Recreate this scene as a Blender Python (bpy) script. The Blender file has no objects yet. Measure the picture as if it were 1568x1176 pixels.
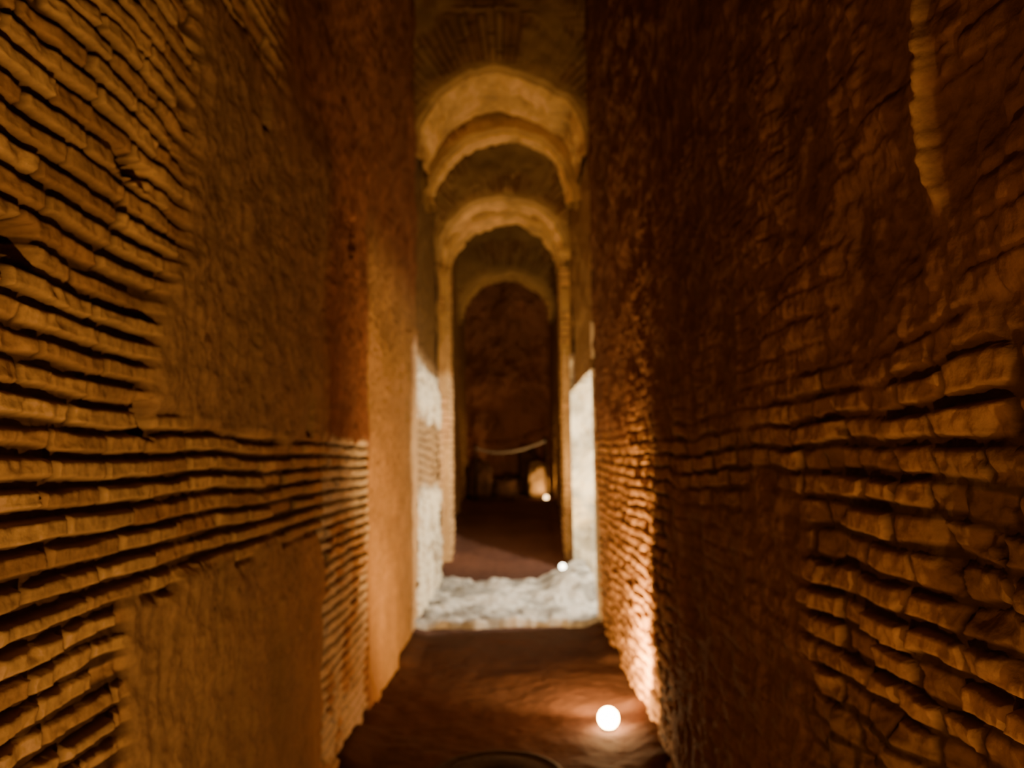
import bpy, math, random
import numpy as np
from mathutils import Matrix, Vector
random.seed(4)
XL, XR = -0.93, 0.77
CX = (XL+XR)/2; HW = (XR-XL)/2
COL = bpy.context.scene.collection

# ------------------------------------------------------------ noise helpers
_r = np.random.RandomState(7)
TAB = _r.rand(16,256,256)
def noise(x,y,s=0):
    x=np.asarray(x,float)+1000; y=np.asarray(y,float)+1000
    xi=np.floor(x).astype(int); yi=np.floor(y).astype(int)
    fx=x-xi; fy=y-yi; fx=fx*fx*(3-2*fx); fy=fy*fy*(3-2*fy)
    T=TAB[s%16]
    a=T[xi&255,yi&255]; b=T[(xi+1)&255,yi&255]; c=T[xi&255,(yi+1)&255]; d=T[(xi+1)&255,(yi+1)&255]
    return (a*(1-fx)+b*fx)*(1-fy)+(c*(1-fx)+d*fx)*fy
def fbm(x,y,s=0,o=4):
    r=0;a=.5;t=0
    for i in range(o):
        r=r+a*noise(x*2**i,y*2**i,s+i); t+=a; a*=.5
    return r/t
def ss(a,b,x):
    t=np.clip((x-a)/(b-a),0,1); return t*t*(3-2*t)
def bricks(u,v,h=.056,l=.24,j=.010,s=0,warp=.006,jl=1.0):
    u=u+warp*2*(fbm(u*5,v*9,s+3,3)-.5)*2
    v=v+warp*(fbm(u*1.6,v*2,s+5,2)-.5)*4+warp*.5*(fbm(u*9,v*9,s+6,2)-.5)*2
    c=np.floor(v/h).astype(int); T=TAB[(s+9)%16]
    off=T[c&255,3]*l*2; ll=l*(.75+.5*T[c&255,7])
    b=np.floor((u+off)/ll).astype(int)
    fv=(v/h-c)*h; fu=((u+off)/ll-b)*ll
    rb=T[c&255,b&255]; rc=T[(c+91)&255,(b+17)&255]
    m1=np.minimum(fv,h-fv)-(rc-.5)*.005; m2=np.minimum(fu,ll-fu)/jl
    jj=j*(.7+.6*noise(u*9,v*14,s+2))
    e=ss(jj*.5,jj*1.15,m1)*ss(jj*.45,jj*1.1,m2)
    return e,rb,rc
def col(a): return np.array(a,float)
def mixc(a,b,t): return a*(1-t[...,None])+b*t[...,None]

# ------------------------------------------------------------ materials
def mat_attr(name,scale=60,bump=.35,rough=.9):
    m=bpy.data.materials.new(name); m.use_nodes=True; nt=m.node_tree; n=nt.nodes; L=nt.links
    bs=n['Principled BSDF']; bs.inputs['Roughness'].default_value=rough
    bs.inputs['Specular IOR Level'].default_value=.15
    at=n.new('ShaderNodeAttribute'); at.attribute_name='Col'
    tc=n.new('ShaderNodeTexCoord')
    nz=n.new('ShaderNodeTexNoise'); nz.inputs['Scale'].default_value=scale; nz.inputs['Detail'].default_value=5
    L.new(tc.outputs['Object'],nz.inputs['Vector'])
    mr=n.new('ShaderNodeMapRange'); mr.inputs[3].default_value=.72; mr.inputs[4].default_value=1.28
    L.new(nz.outputs['Fac'],mr.inputs[0])
    mx=n.new('ShaderNodeVectorMath'); mx.operation='SCALE'
    L.new(at.outputs['Color'],mx.inputs[0]); L.new(mr.outputs[0],mx.inputs['Scale'])
    L.new(mx.outputs[0],bs.inputs['Base Color'])
    bp=n.new('ShaderNodeBump'); bp.inputs['Strength'].default_value=bump; bp.inputs['Distance'].default_value=.01
    L.new(nz.outputs['Fac'],bp.inputs['Height']); L.new(bp.outputs[0],bs.inputs['Normal'])
    return m
def mat_flat(name,c1,c2,scale=12,rough=.85,bump=.4,metal=0):
    m=bpy.data.materials.new(name); m.use_nodes=True; nt=m.node_tree; n=nt.nodes; L=nt.links
    bs=n['Principled BSDF']; bs.inputs['Roughness'].default_value=rough; bs.inputs['Metallic'].default_value=metal
    tc=n.new('ShaderNodeTexCoord'); nz=n.new('ShaderNodeTexNoise'); nz.inputs['Scale'].default_value=scale; nz.inputs['Detail'].default_value=6
    L.new(tc.outputs['Object'],nz.inputs['Vector'])
    cr=n.new('ShaderNodeValToRGB'); cr.color_ramp.elements[0].position=.3; cr.color_ramp.elements[1].position=.7
    cr.color_ramp.elements[0].color=(*c1,1); cr.color_ramp.elements[1].color=(*c2,1)
    L.new(nz.outputs['Fac'],cr.inputs[0]); L.new(cr.outputs[0],bs.inputs['Base Color'])
    bp=n.new('ShaderNodeBump'); bp.inputs['Strength'].default_value=bump; bp.inputs['Distance'].default_value=.02
    L.new(nz.outputs['Fac'],bp.inputs['Height']); L.new(bp.outputs[0],bs.inputs['Normal'])
    return m
def mat_emit(name,c,s):
    m=bpy.data.materials.new(name); m.use_nodes=True; bs=m.node_tree.nodes['Principled BSDF']
    bs.inputs['Base Color'].default_value=(*c,1); bs.inputs['Emission Color'].default_value=(*c,1); bs.inputs['Emission Strength'].default_value=s
    return m
M_wall=mat_attr('roman_brick_masonry')
M_floor=mat_attr('packed_earth',30,.5)
M_metal=mat_flat('dark_metal',(.02,.02,.02),(.05,.045,.04),30,.5,.1,.8)
M_glass=mat_emit('warm_lamp_glass',(1,.64,.28),90)
M_glassw=mat_emit('white_lamp_glass',(1,.9,.68),14)
M_glassd=mat_emit('amber_lamp_glass',(1,.6,.25),8)

# ------------------------------------------------------------ mesh helpers
def grid_mesh(P,C):
    nu,nv=P.shape[:2]
    idx=np.arange(nu*nv).reshape(nu,nv)
    q=np.stack([idx[:-1,:-1],idx[1:,:-1],idx[1:,1:],idx[:-1,1:]],-1).reshape(-1,4)
    return P.reshape(-1,3),q,C.reshape(-1,3)
def make(name,parts,mat,smooth=True):
    vs=[];qs=[];cs=[];o=0
    for P,C in parts:
        v,q,c=grid_mesh(P,C); vs.append(v); qs.append(q+o); cs.append(c); o+=len(v)
    v=np.concatenate(vs);q=np.concatenate(qs);c=np.concatenate(cs)
    me=bpy.data.meshes.new(name); me.vertices.add(len(v)); me.vertices.foreach_set('co',v.astype(np.float32).ravel())
    me.loops.add(q.size); me.loops.foreach_set('vertex_index',q.astype(np.int32).ravel())
    me.polygons.add(len(q)); me.polygons.foreach_set('loop_start',(np.arange(len(q))*4).astype(np.int32))
    me.polygons.foreach_set('use_smooth',np.full(len(q),smooth))
    me.update(calc_edges=True); me.validate()
    a=me.attributes.new('Col','FLOAT_COLOR','POINT')
    a.data.foreach_set('color',np.concatenate([np.clip(c,0,1),np.ones((len(c),1))],1).astype(np.float32).ravel())
    me.materials.append(mat)
    ob=bpy.data.objects.new(name,me); COL.objects.link(ob); return ob
def seg(*a):
    out=[]
    for s,e,st in a: out.append(np.arange(s,e,st))
    out.append([a[-1][1]]); return np.concatenate(out)

BR1=col([.61,.38,.18]); BR2=col([.38,.20,.085]); MORT=col([.09,.045,.022]); PLA=col([.36,.21,.105]); PLR=col([.22,.09,.042])
TUF=col([.20,.095,.047]); ORG=col([.42,.25,.11]); PALE=col([.62,.55,.42])

def box(y,z,y0,y1,z0,z1,s=.03,n=.06,seed=1):
    w=(fbm(y*5,z*5,seed,4)-.5)*2*n; w2=(fbm(y*5+31,z*5+7,seed+2,4)-.5)*2*n
    return ss(y0-s,y0+s,y+w)*(1-ss(y1-s,y1+s,y+w))*ss(z0-s,z0+s,z+w2)*(1-ss(z1-s,z1+s,z+w2))

# ------------------------------------------------------------ left wall
def left_field(Y,Z):
    e,rb,rc=bricks(Y,Z,s=0,l=.27,j=.0135,h=.060,jl=.75,warp=.007)
    big=fbm(Y*2,Z*2,5,3); wear=fbm(Y*6,Z*6,7,4)
    H=e*.027+(rb-.5)*.010*e+(fbm(Y*30,Z*30,3,3)-.5)*.013+(big-.5)*.03
    H=H-.014*ss(.55,.75,wear)*e
    miss=(rc>.965); H=H-np.where(miss,e*.02,0)
    C=mixc(MORT+0*Y[...,None],mixc(BR2+0*Y[...,None],BR1,rb)*(.7+.6*wear[...,None]),e)
    pu=box(Y,Z,2.05,12,1.70,3.1,seed=2); 
    leftb=ss(-.08,.08,Y-(2.02+.28*(Z-1.7))+(fbm(Y*4,Z*4,6,4)-.5)*.35); pu=pu*leftb
    up2=ss(3.0,3.3,Y+(fbm(Y*3,Z*3,8,4)-.5)*.5)*ss(2.9,3.1,Z)
    pl=box(Y,Z,2.0,3.95,-1,1.27,seed=4,n=.09)
    pf=ss(5.15,5.2,Y+(fbm(Y*3,Z*3,9,3)-.5)*.06)
    streak=fbm(Y*14,Z*2.5,10,5); sp=fbm(Y*22,Z*22,11,4); blot=fbm(Y*4,Z*4,2,5)
    hp=.032+(streak-.5)*.020+(sp-.5)*.024+(fbm(Y*3,Z*3,5,4)-.5)*.06
    p=np.clip(np.maximum.reduce([pu,pl,up2,pf]),0,1)
    H=H*(1-p)+hp*p
    red=ss(3.9,4.1,Y)*(1-ss(5.1,5.3,Y))
    top=ss(2.8,3.4,Z)
    cp=mixc(PLA+0*Y[...,None],PLR,np.maximum(red,top))
    cp=mixc(cp,ORG,ss(5.15,5.25,Y)*(1-ss(1.9,3.0,Z)))
    cp=cp*(.45+.3*streak+.3*sp+.5*blot)[...,None]
    C=mixc(C,cp,p)
    pb=ss(3.9,4.0,Y)*(1-p)*ss(.30,.55,fbm(Y*5,Z*5,13,4)); C=mixc(C,PALE*1.1*(.5+.5*e[...,None]),pb*.75)
    for (y,z,a,b,d) in [(2.06,1.72,.045,.05,.16),(3.72,1.80,.05,.09,.16),(1.94,2.33,.11,.03,.08),(1.5,2.03,.05,.04,.06),(4.0,.72,.05,.07,.12),(3.0,2.95,.06,.07,.12),(4.6,2.9,.07,.12,.12)]:
        w=1-ss(.7,1.1,np.maximum(abs(Y-y)/a,abs(Z-z)/b)+(sp-.5)*.8)
        H=H-d*w; C=C*(1-.45*w)[...,None]
    H=H-.03*np.exp(-((Y-3.98)/.02)**2)*ss(.9,1.1,Z)*(1-p*.3)
    return H,C
ys=seg((-1.5,1.1,.03),(1.1,2.6,.006),(2.6,5.3,.010),(5.3,7.8,.02))
zs=seg((-.1,.5,.012),(.5,3.0,.0050),(3.0,7.0,.018))
Y,Z=np.meshgrid(ys,zs,indexing='ij'); H,C=left_field(Y,Z)
make('wall_left',[(np.stack([XL-.03+H,Y,Z],-1),C)],M_wall)

# ------------------------------------------------------------ right wall
def right_field(Y,Z):
    e,rb,rc=bricks(Y,Z,h=.070,l=.17,j=.013,s=5,warp=.020)
    e0,rb0,_=bricks(Y,Z,h=.070,l=.26,j=.010,s=5,warp=.014)
    sp=fbm(Y*24,Z*24,2,4); big=fbm(Y*3.5,Z*3.5,12,5); streak=fbm(Y*16,Z*2.0,1,5); lump=fbm(Y*8,Z*12,14,4)
    er=ss(.38,.58,fbm(Y*3.5,Z*3.5,6,4))*(1-ss(2.4,3.2,Y))
    Hb=e*.018*(1-.75*er)+(rb-.5)*.028*e*(1-.4*er)+(sp-.5)*.020+(big-.5)*.05+(lump-.5)*.085*er
    Ht=.02+(big-.5)*.055+(streak-.5)*.026+(sp-.5)*.020+(lump-.5)*.03+(e0-.5)*.006*ss(.45,.6,big)
    t=ss(1.60,1.88,Z+(fbm(Y*4,Z*4,7,4)-.5)*.4)
    t=np.maximum(t,box(Y,Z,2.15,4.1,-1,1.50,seed=9,n=.15,s=.1)*.9)
    H=Hb*(1-t)+Ht*t
    C=mixc(mixc(MORT+0*Y[...,None],mixc(BR2+0*Y[...,None],BR1*col([.95,.85,.8]),rb),e*(1-.5*er))*.75,TUF*(.35+.5*streak[...,None]+.3*sp[...,None]+.5*big[...,None]),t)
    # ragged ridge in the upper near part, its lit edge painted into the colour
    yy=Y+(fbm(Y*0+3,Z*6,4,5)-.5)*.10
    ztop=ss(1.98,2.12,Z+(sp-.5)*.1)
    H=H-.014*(1-ss(1.385,1.405,yy))*ztop+.022*np.exp(-((yy-1.412)/.010)**2)*ztop
    C=mixc(C,BR1+0*C,.8*np.exp(-((yy-1.412)/.013)**2)*ztop)
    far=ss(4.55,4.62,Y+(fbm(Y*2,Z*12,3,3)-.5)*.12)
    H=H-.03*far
    C=mixc(C,C*1.9,far*(1-ss(1.3,2.2,Z)))  # lamplit strip low on the far stretch, painted as a brighter wall colour
    return H,C
zs=seg((-.1,.5,.012),(.5,3.0,.0055),(3.0,7.0,.02))
ys=seg((-1.5,1.0,.03),(1.0,2.6,.0065),(2.6,5.3,.011),(5.3,7.78,.02))
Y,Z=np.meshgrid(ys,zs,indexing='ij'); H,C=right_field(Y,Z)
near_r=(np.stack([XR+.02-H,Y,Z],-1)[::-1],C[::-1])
# ------------------------------------------------------------ deep bays
def bay_field(Y,Z,s):
    e,rb,rc=bricks(Y,Z,h=.085,l=.26,j=.012,s=s,warp=.03)
    big=fbm(Y*4,Z*4,s+1,4); sp=fbm(Y*20,Z*20,s+2,4)
    pl=ss(2.3,2.8,Z+(big-.5)*.8)
    H=(e*.02+(rb-.5)*.02*e)*(1-pl)+(big-.5)*.07+(sp-.5)*.02
    C=mixc(MORT*2+0*Y[...,None],mixc(BR1*.8+0*Y[...,None],BR1*1.1,rb),e)
    C=mixc(C,ORG*(.7+.4*sp[...,None]),pl)
    return H,C,rb,big
def baypatch(side,y0,y1,z0,z1,s,pale=True,st=.02):
    ys=seg((y0,y1,st)); zs=seg((z0,z1,.016)) if z1-z0<4 else seg((z0,3.2,.014),(3.2,z1,.03))
    Y,Z=np.meshgrid(ys,zs,indexing='ij'); H,C,rb,big=bay_field(Y,Z,s)
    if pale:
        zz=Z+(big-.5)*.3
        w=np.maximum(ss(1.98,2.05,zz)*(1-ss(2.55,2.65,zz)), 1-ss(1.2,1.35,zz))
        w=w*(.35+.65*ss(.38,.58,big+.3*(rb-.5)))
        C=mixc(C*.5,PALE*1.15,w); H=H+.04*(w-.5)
    if side<0: return (np.stack([XL-.03+H,Y,Z],-1),C)
    return (np.stack([XR+.03-H,Y,Z],-1)[::-1],C[::-1])
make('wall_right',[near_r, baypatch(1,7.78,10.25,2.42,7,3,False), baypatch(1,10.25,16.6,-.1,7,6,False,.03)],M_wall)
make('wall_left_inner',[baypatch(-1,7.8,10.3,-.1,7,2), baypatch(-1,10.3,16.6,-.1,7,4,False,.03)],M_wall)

# ------------------------------------------------------------ arches
APL=col([.54,.35,.16])
def arch(name,y0,y1,w,zs_,s,jambs=False,zt=7.0,tint=1.0,cx=CX,full=True):
    N=220; th=np.linspace(math.pi,0,N); R=np.linspace(0,1,90)
    parts=[]
    X1=HW+.06
    def outer(t):
        c=np.cos(t); s_=np.sin(t)
        return np.minimum(np.where(abs(c)>1e-6,X1/np.maximum(abs(c),1e-6),1e9),np.where(s_>1e-6,(zt-zs_)/np.maximum(s_,1e-6),1e9))
    T,RR=np.meshgrid(th,R**1.5,indexing='ij'); K=outer(T)
    rad=w+(K-w)*RR
    wob=(fbm(T*3,T*0,s,4)-.5)*.10
    px=cx+np.cos(T)*(rad+wob*(1-RR)); pz=zs_+np.sin(T)*(rad+wob*(1-RR))
    def surf(yv,sgn,ss_):
        e1,rb1,_=bricks(rad,T*(w+.25),h=.07,l=.4,j=.009,s=ss_)
        e2,rb2,_=bricks(px,pz,h=.075,l=.24,j=.009,s=ss_+1)
        m=ss(.62,.66,rad-w); e=e1*(1-m)+e2*m; rb=rb1*(1-m)+rb2*m
        big=fbm(px*4,pz*4,ss_,4); b2=fbm(px*2.5,pz*2.5,ss_+4,4)
        pl=np.maximum(1-ss(.10,.16,rad-w+(big-.5)*.12), ss(.45,.6,b2)*.85)
        h=(e*.014+(rb-.5)*.012*e)*(1-pl)+pl*.015+(big-.5)*.06
        round_=.05*(1-ss(0,.06,rad-w))
        C=mixc(MORT*2.2+0*T[...,None],mixc(BR2+0*T[...,None],BR1,rb),e)*.8
        C=mixc(C,APL*.8,pl)*tint*(.6+.8*big)[...,None]
        C=C*(1-.25*ss(.12,.2,rad-w))[...,None]
        return np.stack([px,yv-sgn*(h-round_)+0*px,pz],-1),C
    P,C=surf(y0,1,s); parts.append((P,C)); f0=P[:,0]
    P2,C2=surf(y1,-1,s+3); parts.append((P2[::-1],C2[::-1])); b0=P2[:,0]
    D=np.linspace(0,1,max(14,int((y1-y0)/.03)))
    T,DD=np.meshgrid(th,D,indexing='ij')
    yy=y0+(y1-y0)*DD
    big=fbm(T*3,yy*3,s+2,5); sp=fbm(T*12,yy*12,s+5,4)
    edge=ss(0,.15,DD)*ss(0,.15,1-DD)
    h=(.03+(big-.5)*.10+(sp-.5)*.05)*edge
    base=f0[:,None,:]*(1-DD[...,None])+b0[:,None,:]*DD[...,None]
    base[...,0]-=np.cos(T)*h; base[...,2]-=np.sin(T)*h
    C=(APL+0*T[...,None])*(.2+1.1*big+.6*sp)[...,None]*tint*1.05
    parts.append((base[:,::-1],C[:,::-1]))
    if jambs:
        zz=np.arange(-.1,zs_+.02,.02)
        for sg in (-1,1):
            xin=cx+sg*w; xout=cx+sg*(HW+.06)
            for yv,sn in ((y0,-1),(y1,1)):
                uu=np.linspace(0,1,14); U,ZZ=np.meshgrid(uu,zz,indexing='ij')
                X=xin+(xout-xin)*U
                e,rb,_=bricks(X,ZZ,h=.075,s=s+4); b=fbm(X*4,ZZ*4,s,4); C=mixc(MORT*2+0*U[...,None],BR1*(.8+.4*rb[...,None]),e)*tint
                C=mixc(C,APL*(.5+b[...,None]),ss(.35,.45,b))
                parts.append((np.stack([X,yv+sn*(e*.008+(b-.5)*.04)*ss(0,.2,U),ZZ],-1),C))
            U,ZZ=np.meshgrid(np.arange(y0,y1+.01,.02),zz,indexing='ij')
            e,rb,_=bricks(U,ZZ,h=.075,s=s+6); big=fbm(U*3,ZZ*3,s,4)
            ed=ss(0,.06,U-y0)*ss(0,.06,y1-U)
            C=mixc(MORT*1.5+0*U[...,None],BR1*(.8+.5*rb[...,None]),e)*tint
            parts.append((np.stack([xin-sg*(e*.01+(big-.5)*.04)*ed,U,ZZ],-1),C))
    return make(name,parts,M_wall)
arch('brick_arch',7.75,8.75,.845,4.60,1)
arch('brick_arch',8.76,9.08,.79,4.44,3,tint=1.1)
arch('brick_arch',10.3,10.75,.83,4.15,5,tint=1.2)
arch('brick_arch',10.76,11.25,.755,4.16,8,jambs=True,tint=1.2)
arch('brick_arch',14.0,14.5,.80,4.02,11,tint=.95)

# ------------------------------------------------------------ vault ceiling
th=np.linspace(math.pi,0,60); yy=np.arange(-1.5,16.7,.06)
T,U=np.meshgrid(th,yy,indexing='ij'); hh=(fbm(T*5,U*3,3,4)-.5)*.08
r=HW+.06
make('ceiling',[(np.stack([CX+np.cos(T)*(r-hh),U,6.9+np.sin(T)*(r-hh)],-1)[:,::-1],(TUF*1.2)+0*T[...,None])],M_wall)

# ------------------------------------------------------------ end walls
def cross(name,y,sgn,s,c):
    xs=np.arange(XL-.1,XR+.12,.02); zz=np.arange(-.1,7.8,.025)
    X,Zz=np.meshgrid(xs,zz,indexing='ij')
    h=(fbm(X*2.2,Zz*1.3,s,5)-.5)*.7+(fbm(X*9,Zz*9,s+1,4)-.5)*.14
    C=c*(.6+.8*fbm(X*3,Zz*3,s+2,4))[...,None]
    return make(name,[(np.stack([X,y-sgn*h,Zz],-1),C)],M_wall)
cross('wall_back',16.5,1,4,col([.42,.20,.12]))
cross('wall_front',-1.6,-1,7,col([.2,.12,.06]))

# ------------------------------------------------------------ floor
def floorz(Y): 
    return .18*ss(9.9,10.6,Y)+.62*np.clip((Y-10.4)/4.2,0,1)
xs=np.arange(XL-.12,XR+.14,.02); ys=seg((-1.5,3.6,.06),(3.6,8.2,.018),(8.2,16.7,.03))
X,U=np.meshgrid(xs,ys,indexing='ij')
h=floorz(U)+(fbm(X*2,U*2,3,4)-.5)*.05+(fbm(X*14,U*14,6,4)-.5)*.018
nearwall=np.minimum(X-XL,XR-X); h=h+.05*(1-ss(0,.18,nearwall))*ss(.3,.7,noise(U*4,X*0,5))
C=mixc(col([.060,.028,.020])+0*X[...,None],col([.105,.050,.032]),fbm(X*3,U*3,8,4))
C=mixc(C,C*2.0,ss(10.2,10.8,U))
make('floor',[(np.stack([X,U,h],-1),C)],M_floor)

# rough limestone threshold
xs=np.arange(XL-.02,XR+.10,.012); ys=np.arange(7.3,10.75,.013)
X,U=np.meshgrid(xs,ys,indexing='ij')
front=7.66+.12*(fbm(X*2.5,X*0,9,4)-.5)*2+.03*X
cell=fbm(X*7,U*7,2,4)
inside=ss(0,.06,U-front)*(1-ss(0,.3,U-(10.2+.3*(fbm(X*3,U*0,4,3)-.5))))
h=-.05+inside*(.13+(cell-.5)*.10+(fbm(X*2.5,U*2.5,1,3)-.5)*.10+(fbm(X*22,U*22,5,3)-.5)*.02+.20*ss(.25,.75,X)*ss(8.3,9.2,U))
C=mixc(col([.27,.26,.24])+0*X[...,None],col([.60,.58,.54]),ss(.35,.65,fbm(X*5,U*5,12,5)))
make('stone_threshold',[(np.stack([X,U,h],-1),C)],mat_attr('pale_limestone',40,.6))

# ------------------------------------------------------------ side passage on the right
parts=[]
def plane(f,a,b,n1,n2):
    A,B=np.meshgrid(np.linspace(*a,n1),np.linspace(*b,n2),indexing='ij'); P=f(A,B)
    C=mixc(PALE*.7+0*A[...,None],PALE*1.3,ss(.3,.65,fbm(A*4,B*4,6,5)))
    return (P,C)
rn=lambda A,B,s=5:(fbm(A*6,B*6,s,5)-.5)*.14
parts.append(plane(lambda A,B:np.stack([A,10.2+rn(A,B),B],-1),(XR-.03,3.2),(-.1,2.9),160,160))
parts.append(plane(lambda A,B:np.stack([A,7.74-rn(A,B,3)*.3,B],-1),(XR+.0,3.2),(-.1,2.9),120,120))
parts.append(plane(lambda A,B:np.stack([3.1+rn(A,B),A,B],-1),(7.6,10.3),(-.1,2.9),90,90))
parts.append(plane(lambda A,B:np.stack([A,B,2.5-.08*ss(0,1,1-(A-XR)/.4)+rn(A,B)*.5],-1),(XR-.02,3.2),(7.6,10.3),90,90))
parts.append(plane(lambda A,B:np.stack([A,B,.0+0*A],-1),(XR+.05,3.2),(7.6,10.3),20,20))
make('wall_side_passage',parts,M_wall)

# ------------------------------------------------------------ small objects
import bmesh
def bm_obj(name,bm,mat,parent=None,smooth=True):
    me=bpy.data.meshes.new(name); bm.to_mesh(me); bm.free(); me.materials.append(mat)
    for p in me.polygons: p.use_smooth=smooth
    o=bpy.data.objects.new(name,me); COL.objects.link(o)
    if parent: o.parent=parent
    return o
def lathe(prof,n=32):
    bm=bmesh.new(); rings=[]
    for r_,z_ in prof:
        rings.append([bm.verts.new((r_*math.cos(2*math.pi*i/n),r_*math.sin(2*math.pi*i/n),z_)) for i in range(n)])
    for a,b in zip(rings,rings[1:]):
        for i in range(n): bm.faces.new((a[i],a[(i+1)%n],b[(i+1)%n],b[i]))
    bm.faces.new(rings[-1]); bm.faces.new(rings[0][::-1]); return bm
def uplight(loc,mat,sc=1.0):
    e=bpy.data.objects.new('floor_uplight',None); COL.objects.link(e); e.location=loc; e.scale=(sc,)*3
    bm_obj('housing',lathe([(.040,-.05),(.042,-.01),(.042,.006),(.036,.010),(.030,.008)]),M_metal,e)
    bm_obj('lens',lathe([(.030,.006)]+[(.056*math.sin(a),.056-.056*math.cos(a)*1.0) for a in np.linspace(.6,3.0,14)]),mat,e)
    return e
def spot(loc,tgt,power,color,angle=150,blend=.6,rad=.03,name='lamp_light',par=None):
    l=bpy.data.lights.new(name,'SPOT'); l.energy=power; l.color=color; l.spot_size=math.radians(angle); l.spot_blend=blend; l.shadow_soft_size=rad
    o=bpy.data.objects.new(name,l); COL.objects.link(o); o.location=loc
    o.rotation_euler=(Vector(tgt)-Vector(loc)).to_track_quat('-Z','Y').to_euler(); return o
W=(1,.57,.20); AM=(1,.65,.26)
def up(loc,tgt,power,color,mat,angle=150,sc=1.0,rad=.03,blend=.6):
    e=uplight(loc,mat,sc)
    spot((loc[0],loc[1],loc[2]+.13*sc),tgt,power,color,angle,blend,rad)
up((.54,4.92,-.01),(.48,6.0,1.0),290,W,M_glass,158,1.1)
# low lamps behind and beside the visitor
up((.55,-.4,.02),(-.93,1.9,1.70),230,(1,.57,.215),M_glassd,88,blend=.9)
up((-.6,.3,.02),(.77,1.65,1.55),62,(1,.47,.15),M_glassd,100,blend=.9)
up((.57,9.75,.25),(.1,9.6,3.5),165,AM,M_glassw,140,.7)
up((.60,15.0,.80),(.3,15.6,2.1),50,(1,.55,.19),M_glassd,150,.8)

# unseen lamp fixture added in the side passage, stands in for daylight
e=bpy.data.objects.new('added_floodlight',None); COL.objects.link(e); e.location=(2.55,8.15,2.1)
bm=bmesh.new(); bmesh.ops.create_cube(bm,size=1); bmesh.ops.scale(bm,vec=(.1,.26,.2),verts=bm.verts)
for v in bm.verts:
    if v.co.x>0: v.co.y*=.6; v.co.z*=.6
bmesh.ops.bevel(bm,geom=bm.edges[:],offset=.008,segments=2); bm_obj('housing',bm,M_metal,e)
bm=lathe([(.014,0),(.012,-.6),(.012,-2.0),(.12,-2.04),(.13,-2.08)],16); bm_obj('stand',bm,M_metal,e).location=(.03,0,-.01)
l=bpy.data.lights.new('added_flood','AREA'); l.shape='RECTANGLE'; l.size=.24; l.size_y=.18; l.energy=280; l.color=(1,.90,.72)
o=bpy.data.objects.new('added_flood_light',l); COL.objects.link(o); o.location=(2.48,8.15,2.1); o.rotation_euler=(Vector((-.3,9.3,.7))-Vector((2.48,8.15,2.1))).to_track_quat('-Z','Y').to_euler()

# drain cover
e=bm_obj('drain_cover',lathe([(.33,-.03),(.33,.028),(.30,.034),(.285,.024),(.27,.024),(.25,.030),(.10,.030),(.09,.022),(.02,.022)],64),mat_flat('cast_iron',(.015,.008,.006),(.035,.02,.012),25,.85,.5,.1)); e.location=(-.10,4.15,.005)

# boulders & rubble at the end
M_rock=mat_flat('reddish_rubble',(.06,.03,.02),(.18,.09,.05),6,.95,.8)
M_pale=mat_flat('pale_tufa_block',(.34,.22,.11),(.5,.35,.19),9,.9,.6)
def rock(name,loc,sc,mat,seed,sub=4,sq=0):
    bm=bmesh.new(); bmesh.ops.create_icosphere(bm,subdivisions=sub,radius=1)
    for v in bm.verts:
        p=v.co.copy()
        if sq: 
            m=max(abs(p.x),abs(p.y),abs(p.z)); p=p.lerp(p/m*.85,sq)
        k=1+.7*(float(fbm(np.array([p.x*1.6+seed*3.1+p.y]),np.array([p.y*1.6+p.z*2.1]),seed,4)[0])-.5)
        v.co=Vector((p.x*sc[0],p.y*sc[1],p.z*sc[2]))*k
    o=bm_obj(name,bm,mat); o.location=loc; return o
rock('tufa_block',(.48,15.5,1.12),(.22,.2,.38),M_pale,3,5,.55)
rock('dark_boulder',(-.66,15.75,1.15),(.26,.2,.45),M_rock,5,4,.5)
rock('dark_boulder',(-.1,15.85,.95),(.34,.2,.28),M_rock,6,4,.4)
rock('dark_boulder',(.3,16.05,1.3),(.2,.2,.5),M_rock,8,4,.5)
bm=bmesh.new()
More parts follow.
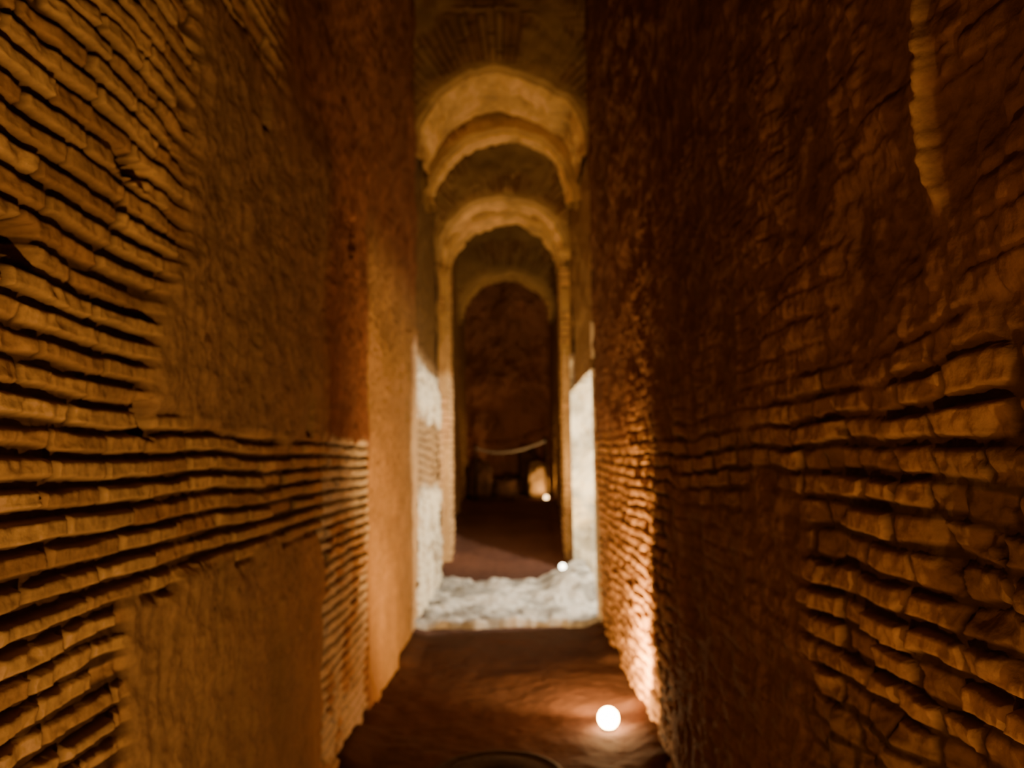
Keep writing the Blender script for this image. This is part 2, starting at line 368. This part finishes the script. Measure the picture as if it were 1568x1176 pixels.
for i in range(50):
    s_=random.uniform(.03,.08)
    x=random.uniform(XL+.15,.2); y=random.uniform(15.0,15.35)
    mt=Matrix.Translation((x,y,.80+s_*.3))@Matrix.Rotation(random.random()*6,4,'Z')@Matrix.Diagonal((s_*random.uniform(.7,1.5),s_,s_*.7,1))
    r_=bmesh.ops.create_icosphere(bm,subdivisions=2,radius=1,matrix=mt)
    for v in r_['verts']: v.co+=Vector([random.uniform(-.12,.12) for _ in range(3)])*s_
bm_obj('rubble_pile',bm,M_rock,smooth=False)
# rope barrier
e=bpy.data.objects.new('rope_barrier',None); COL.objects.link(e); e.location=(0,15.02,.8)
cu=bpy.data.curves.new('rope','CURVE'); cu.dimensions='3D'; cu.bevel_depth=.022; sp=cu.splines.new('POLY'); n=24; sp.points.add(n)
for i in range(n+1):
    t=i/n; x=-.70+t*1.31; sp.points[i].co=(x,0,.98-.16*4*t*(1-t)*(1-.3*t)+.12*t,1)
ro=bpy.data.objects.new('rope',cu); COL.objects.link(ro); ro.parent=e; cu.materials.append(mat_flat('rope_fibre',(.5,.45,.38),(.75,.68,.58),80))
for i,x in enumerate((-.70,.61)):
    p=bm_obj('post_%d'%(i+1),lathe([(.09,0),(.09,.015),(.02,.03),(.017,1.0+.1*i),(.03,1.02+.1*i),(.03,1.06+.1*i),(.01,1.08+.1*i)],20),M_metal,e); p.location=(x,0,-.01)

# ------------------------------------------------------------ world + camera
w=bpy.data.worlds.new('world'); bpy.context.scene.world=w; w.use_nodes=True
w.node_tree.nodes['Background'].inputs[0].default_value=(.5,.25,.1,1); w.node_tree.nodes['Background'].inputs[1].default_value=.02
cam=bpy.data.cameras.new('camera'); co=bpy.data.objects.new('camera',cam); COL.objects.link(co)
cam.sensor_width=36; cam.lens=28.24; cam.clip_start=.02
R=Matrix.Rotation(math.radians(95.2),4,'X')@Matrix.Rotation(math.radians(-.9),4,'Z')
co.matrix_world=Matrix.Translation((0,0,1.6))@R
cam.dof.use_dof=True; cam.dof.focus_distance=1.1; cam.dof.aperture_fstop=3.4
bpy.context.scene.camera=co
